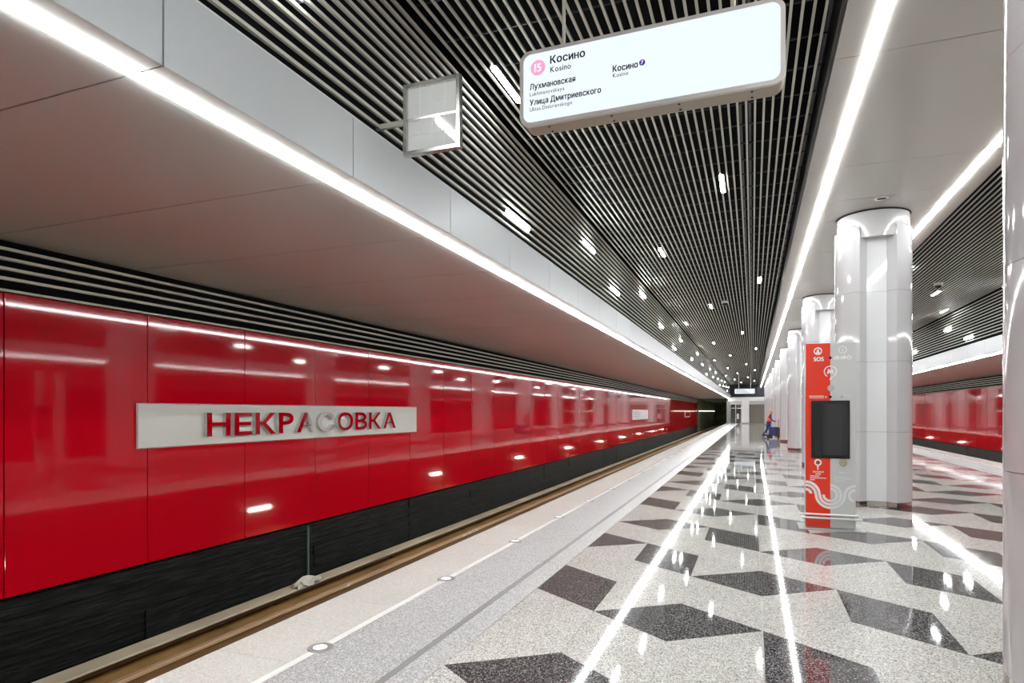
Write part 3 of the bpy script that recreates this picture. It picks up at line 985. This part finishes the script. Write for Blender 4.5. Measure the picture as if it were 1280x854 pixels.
# ------------------------------------------------------------------ small ceiling fittings
sp = thing('ceiling_speaker', (1.89, 11.24, ZC), 'small round twin spotlight in the panel above the kiosk column', 'spotlight')
link('bezel', lathe([(0.05, -0.004), (0.10, -0.004), (0.105, 0.0), (0.10, 0.004), (0.05, 0.004)], 24, M['print_white']), (1.89, 11.24, ZC - 0.002), sp)
for dx in (-0.035, 0.035):
    link('bulb', lathe([(0, -0.012), (0.03, -0.008), (0.036, 0.0)], 16, M['seam']), (1.89 + dx, 11.24, ZC - 0.003), sp)
for (x, y, lab) in ((-0.85, 21.5, 'white dome camera under the flat slats'), (4.85, 20.6, 'white dome camera under the slats beyond the columns')):
    d = thing('dome_camera', (x, y, ZL), lab, 'camera')
    link('mount', lathe([(0, 0.0), (0.11, 0.0), (0.11, -0.07), (0, -0.07)], 20, M['white']), (x, y, ZL), d)
    link('dome', lathe([(0.085, -0.07), (0.08, -0.11), (0.05, -0.145), (0, -0.155)], 20, M['screen_black']), (x, y, ZL), d)

# ------------------------------------------------------------------ bits lying by the track
random.seed(3)
bm = bmesh.new()
bmesh.ops.create_icosphere(bm, subdivisions=3, radius=1)
for v in bm.verts:
    n = random.uniform(0.7, 1.15)
    v.co = Vector((v.co.x * 0.12 * n, v.co.y * 0.34 * n, max(0.001, v.co.z * 0.11 * random.uniform(0.6, 1.2))))
tag(link('plastic_sheet', mesh_from(bm, M['plastic']), (-6.52, 7.97, -1.098)), 'crumpled pale plastic sheet lying on the power rail cover', 'sheet')
# ------------------------------------------------------------------ hall ends and tunnels
endw = box('wall_far', -2.9, mx(-2.9), Y1, Y1 + 0.3, 2.7, 5.75, M['end_grey'])
endw['kind'] = 'structure'
box('dark_band', -2.9, mx(-2.9), Y1 - 0.03, Y1, 3.55, 5.6, pmat('end_band_navy', (0.012, 0.013, 0.02), 0.4), endw)
box('beam', -3.1, mx(-3.1), Y1 - 0.5, Y1 + 0.1, 2.95, 3.5, M['white'], endw)
box('beam', -3.1, mx(-3.1), Y1 - 0.3, Y1 + 0.1, 2.55, 2.9, M['grey_plate'], endw)
for x in (-0.9, 3.9):
    p = thing('square_pillar', (x, Y1 - 0.8, 0), 'white square pillar before the ' + ('shutter at the platform end' if x < 0 else 'end wall beyond the columns'), 'pillar')
    box('shaft', x - 0.45, x + 0.45, Y1 - 1.25, Y1 - 0.35, 0.12, 3.0, M['white'], p)
    box('plinth', x - 0.44, x + 0.44, Y1 - 1.24, Y1 - 0.36, 0.0, 0.12, M['plinth'], p)
box('side_wall', -3.3, -2.9, Y1 - 0.4, Y1 + 0.3, -0.0, 3.0, M['end_grey'], endw)
box('side_wall', mx(-3.3), mx(-2.9), Y1 - 0.4, Y1 + 0.3, -0.0, 3.0, M['end_grey'], endw)
dr = box('door_1', -2.9, -0.9, Y1 + 0.1, Y1 + 0.16, 0.0, 2.6, M['glass_dark'])
dr['kind'] = 'structure'
for x in (-2.88, -2.2, -1.5):
    box('frame', x, x + 0.1, Y1 + 0.04, Y1 + 0.12, 0.0, 2.6, M['steel'], dr)
box('frame', -2.9, -0.9, Y1 + 0.04, Y1 + 0.12, 2.0, 2.1, M['steel'], dr)
box('notice', -2.02, -1.72, Y1 + 0.02, Y1 + 0.06, 0.6, 1.3, M['print_white'], dr)
d2 = box('door_2', -0.5, mx(-0.5), Y1 + 0.14, Y1 + 0.2, 0.0, 2.6, M['shutter'])
d2['kind'] = 'structure'
for i in range(13):
    box('shutter_slat', -0.5, mx(-0.5), Y1 + 0.09, Y1 + 0.14, 0.03 + i * 0.15, 0.15 + i * 0.15, M['shutter'], d2)
bf = box('floor', -3.3, mx(-3.3), Y1, Y1 + 1.0, -0.4, -0.002, M['granite_light'])
bf['kind'] = 'structure'
bk = box('wall_back', XW - 0.3, mx(XW) + 0.3, Y0 - 0.3, Y0, -1.5, 5.75, M['end_grey'])
bk['kind'] = 'structure'
for side in (0, 1):
    X = (lambda x: x) if side == 0 else mx
    n = 'wall_tunnel_left' if side == 0 else 'wall_tunnel_right'
    tw = box(n, X(XW - 0.2), X(XW + 0.1), Y1, Y1 + 40, -1.45, 3.6, M['tunnel'])
    tw['kind'] = 'structure'
    for i in range(12):
        box('lining_rib', X(XW + 0.1), X(XW + 0.2), Y1 + 1 + i * 3.2, Y1 + 1.3 + i * 3.2, -1.4, 3.5, M['tunnel'], tw)
    box('lit_strip', X(XW + 0.1), X(XW + 0.2), Y1, Y1 + 38, 1.62, 1.72, M['tunnel_lamp'], tw)  # emissive strip standing for the lit line along the tunnel wall
    ti = box(n, X(XE + 0.05), X(XE + 0.4), Y1, Y1 + 40, -1.45, 3.6, M['tunnel'])
    ti['kind'] = 'structure'
    tr = box('ceiling_tunnel', X(XW), X(XE + 0.2), Y1, Y1 + 40, 3.3, 3.6, M['tunnel'])
    tr['kind'] = 'structure'
    te = box('wall_tunnel_end', X(XW), X(XE + 0.2), Y1 + 40, Y1 + 40.2, -1.45, 3.6, M['tunnel'])
    box('lit_strip', X(XE + 0.04), X(XE - 0.06), Y1 + 3, Y1 + 39, 1.62, 1.72, M['tunnel_lamp'], te)  # second glowing strip, added to brighten the dark tunnel end
    te['kind'] = 'structure'

# ------------------------------------------------------------------ worker with a cleaning cart
PXX, PYY = 0.93, 42.2
wk = thing('person', (PXX, PYY, 0), 'worker in orange vest, orange cap and blue overalls pushing a cart', 'person')


def skin_mesh(verts, edges, rad, mat, root=0):
    me = bpy.data.meshes.new('s')
    me.from_pydata(verts, edges, [])
    ob = bpy.data.objects.new('s', me)
    COL.objects.link(ob)
    md = ob.modifiers.new('skin', 'SKIN')
    for i, r in enumerate(rad):
        me.skin_vertices[0].data[i].radius = (r, r) if not isinstance(r, tuple) else r
        me.skin_vertices[0].data[i].use_root = i == root
    sd = ob.modifiers.new('sub', 'SUBSURF')
    sd.levels = sd.render_levels = 2
    dg = bpy.context.evaluated_depsgraph_get()
    out = bpy.data.meshes.new_from_object(ob.evaluated_get(dg))
    bpy.data.objects.remove(ob)
    out.materials.clear()
    out.materials.append(mat)
    for p in out.polygons: p.use_smooth = True
    return out


# walking towards +x along the row, leaning to the cart
bv = [(0, 0, 0.86), (0.03, 0, 1.05), (0.06, 0, 1.26), (0.10, 0, 1.38), (0.13, 0, 1.45),          # pelvis..neck base, 4 neck
      (0.02, -0.10, 0.80), (0.10, -0.10, 0.45), (-0.02, -0.10, 0.09), (0.12, -0.10, 0.04),       # near leg
      (-0.02, 0.10, 0.80), (-0.10, 0.10, 0.45), (-0.34, 0.10, 0.14), (-0.22, 0.10, 0.05),        # far leg, trailing
      (0.09, -0.19, 1.34), (0.14, -0.23, 1.08), (0.34, -0.20, 0.98), (0.42, -0.19, 0.98),        # near arm
      (0.09, 0.19, 1.34), (0.14, 0.23, 1.08), (0.34, 0.20, 0.98), (0.42, 0.19, 0.98)]            # far arm
be = [(0, 1), (1, 2), (2, 3), (3, 4), (0, 5), (5, 6), (6, 7), (7, 8), (0, 9), (9, 10), (10, 11), (11, 12), (2, 13), (13, 14), (14, 15), (15, 16), (2, 17), (17, 18), (18, 19), (19, 20)]
br = [0.15, 0.14, 0.15, 0.08, 0.055, 0.10, 0.075, 0.05, 0.045, 0.10, 0.075, 0.05, 0.045, 0.065, 0.05, 0.04, 0.04, 0.065, 0.05, 0.04, 0.04]
link('body', skin_mesh(bv, be, br, M['navy']), (PXX, PYY, 0), wk)
hd = lathe([(0, -0.13), (0.05, -0.11), (0.075, -0.05), (0.085, 0.01), (0.075, 0.07), (0.04, 0.11), (0, 0.12)], 16, M['skin'])
h_ = link('head', hd, (PXX + 0.16, PYY, 1.55), wk)
link('nose', lathe([(0.0, 0.03), (0.014, -0.01), (0, -0.015)], 8, M['skin']), (PXX + 0.245, PYY, 1.545), h_)
link('cap', lathe([(0.092, 0.03), (0.092, 0.06), (0.08, 0.11), (0.04, 0.135), (0, 0.14)], 16, M['cap']), (PXX + 0.155, PYY, 1.55), h_)
box('cap_brim', PXX + 0.20, PXX + 0.32, PYY - 0.06, PYY + 0.06, 1.575, 1.59, M['cap'], h_, 0.004)
vest = skin_mesh([(0, 0, 0.80), (0.025, 0, 1.02), (0.06, 0, 1.26), (0.085, 0, 1.35), (0.085, -0.14, 1.36), (0.085, 0.14, 1.36)], [(0, 1), (1, 2), (2, 3), (2, 4), (2, 5)],
                 [0.185, 0.165, 0.175, 0.10, 0.085, 0.085], M['orange'])
link('vest', vest, (PXX, PYY, 0), wk)
for x, z, y in ((0.07, 0.0, -0.10), (-0.28, 0.06, 0.10)):
    box('boot', PXX + x - 0.12, PXX + x + 0.15, PYY + y - 0.05, PYY + y + 0.05, z, z + 0.11, M['boot'], wk, 0.02)
for s in (-1, 1):
    hv = [(0, 0, 0), (0.05, 0, -0.005), (0.085, -0.028, -0.02), (0.09, -0.01, -0.025), (0.09, 0.01, -0.025), (0.085, 0.028, -0.02), (0.045, -0.045 * s, 0.02)]
    link('hand', skin_mesh(hv, [(0, 1), (1, 2), (1, 3), (1, 4), (1, 5), (0, 6)], [0.028, 0.028, 0.010, 0.010, 0.010, 0.010, 0.011], M['skin']), (PXX + 0.42, PYY + 0.19 * s, 0.985), wk)
ct = thing('cleaning_cart', (PXX + 0.22, PYY - 0.75, 0), 'dark blue cleaning cart in front of the worker beside the columns', 'cart')
cxx, cyy = PXX + 0.22, PYY - 0.75
box('tray', cxx - 0.38, cxx + 0.36, cyy - 0.22, cyy + 0.22, 0.12, 0.18, M['cart_dark'], ct, 0.01)
link('bag', prism([(-0.22, 0.18), (0.30, 0.18), (0.33, 0.58), (0.26, 0.66), (-0.2, 0.64), (-0.25, 0.55)], cyy - 0.2, cyy + 0.2, 'y', M['cart_blue']), (cxx, 0, 0), ct)
link('bucket', prism([(0.12, 0.18), (0.40, 0.18), (0.44, 0.62), (0.08, 0.62)], cyy - 0.26, cyy + 0.05, 'y', M['cart_dark']), (cxx, 0, 0), ct)
for xa in (-0.3, 0.3):
    for yb_ in (-0.18, 0.18):
        link('wheel', disc_mesh(0.06, -0.02, 0.02, M['boot'], 14), (cxx + xa, cyy + yb_, 0.06), ct)
for yb_ in (-0.2, 0.2):
    box('handle', cxx - 0.36, cxx - 0.32, cyy + yb_ - 0.015, cyy + yb_ + 0.015, 0.18, 1.0, M['cart_dark'], ct)
box('handle', cxx - 0.36, cxx - 0.32, cyy - 0.2, cyy + 0.2, 0.97, 1.0, M['cart_dark'], ct)
box('mop', cxx + 0.30, cxx + 0.33, cyy - 0.02, cyy + 0.01, 0.2, 1.15, M['cart_dark'], ct)
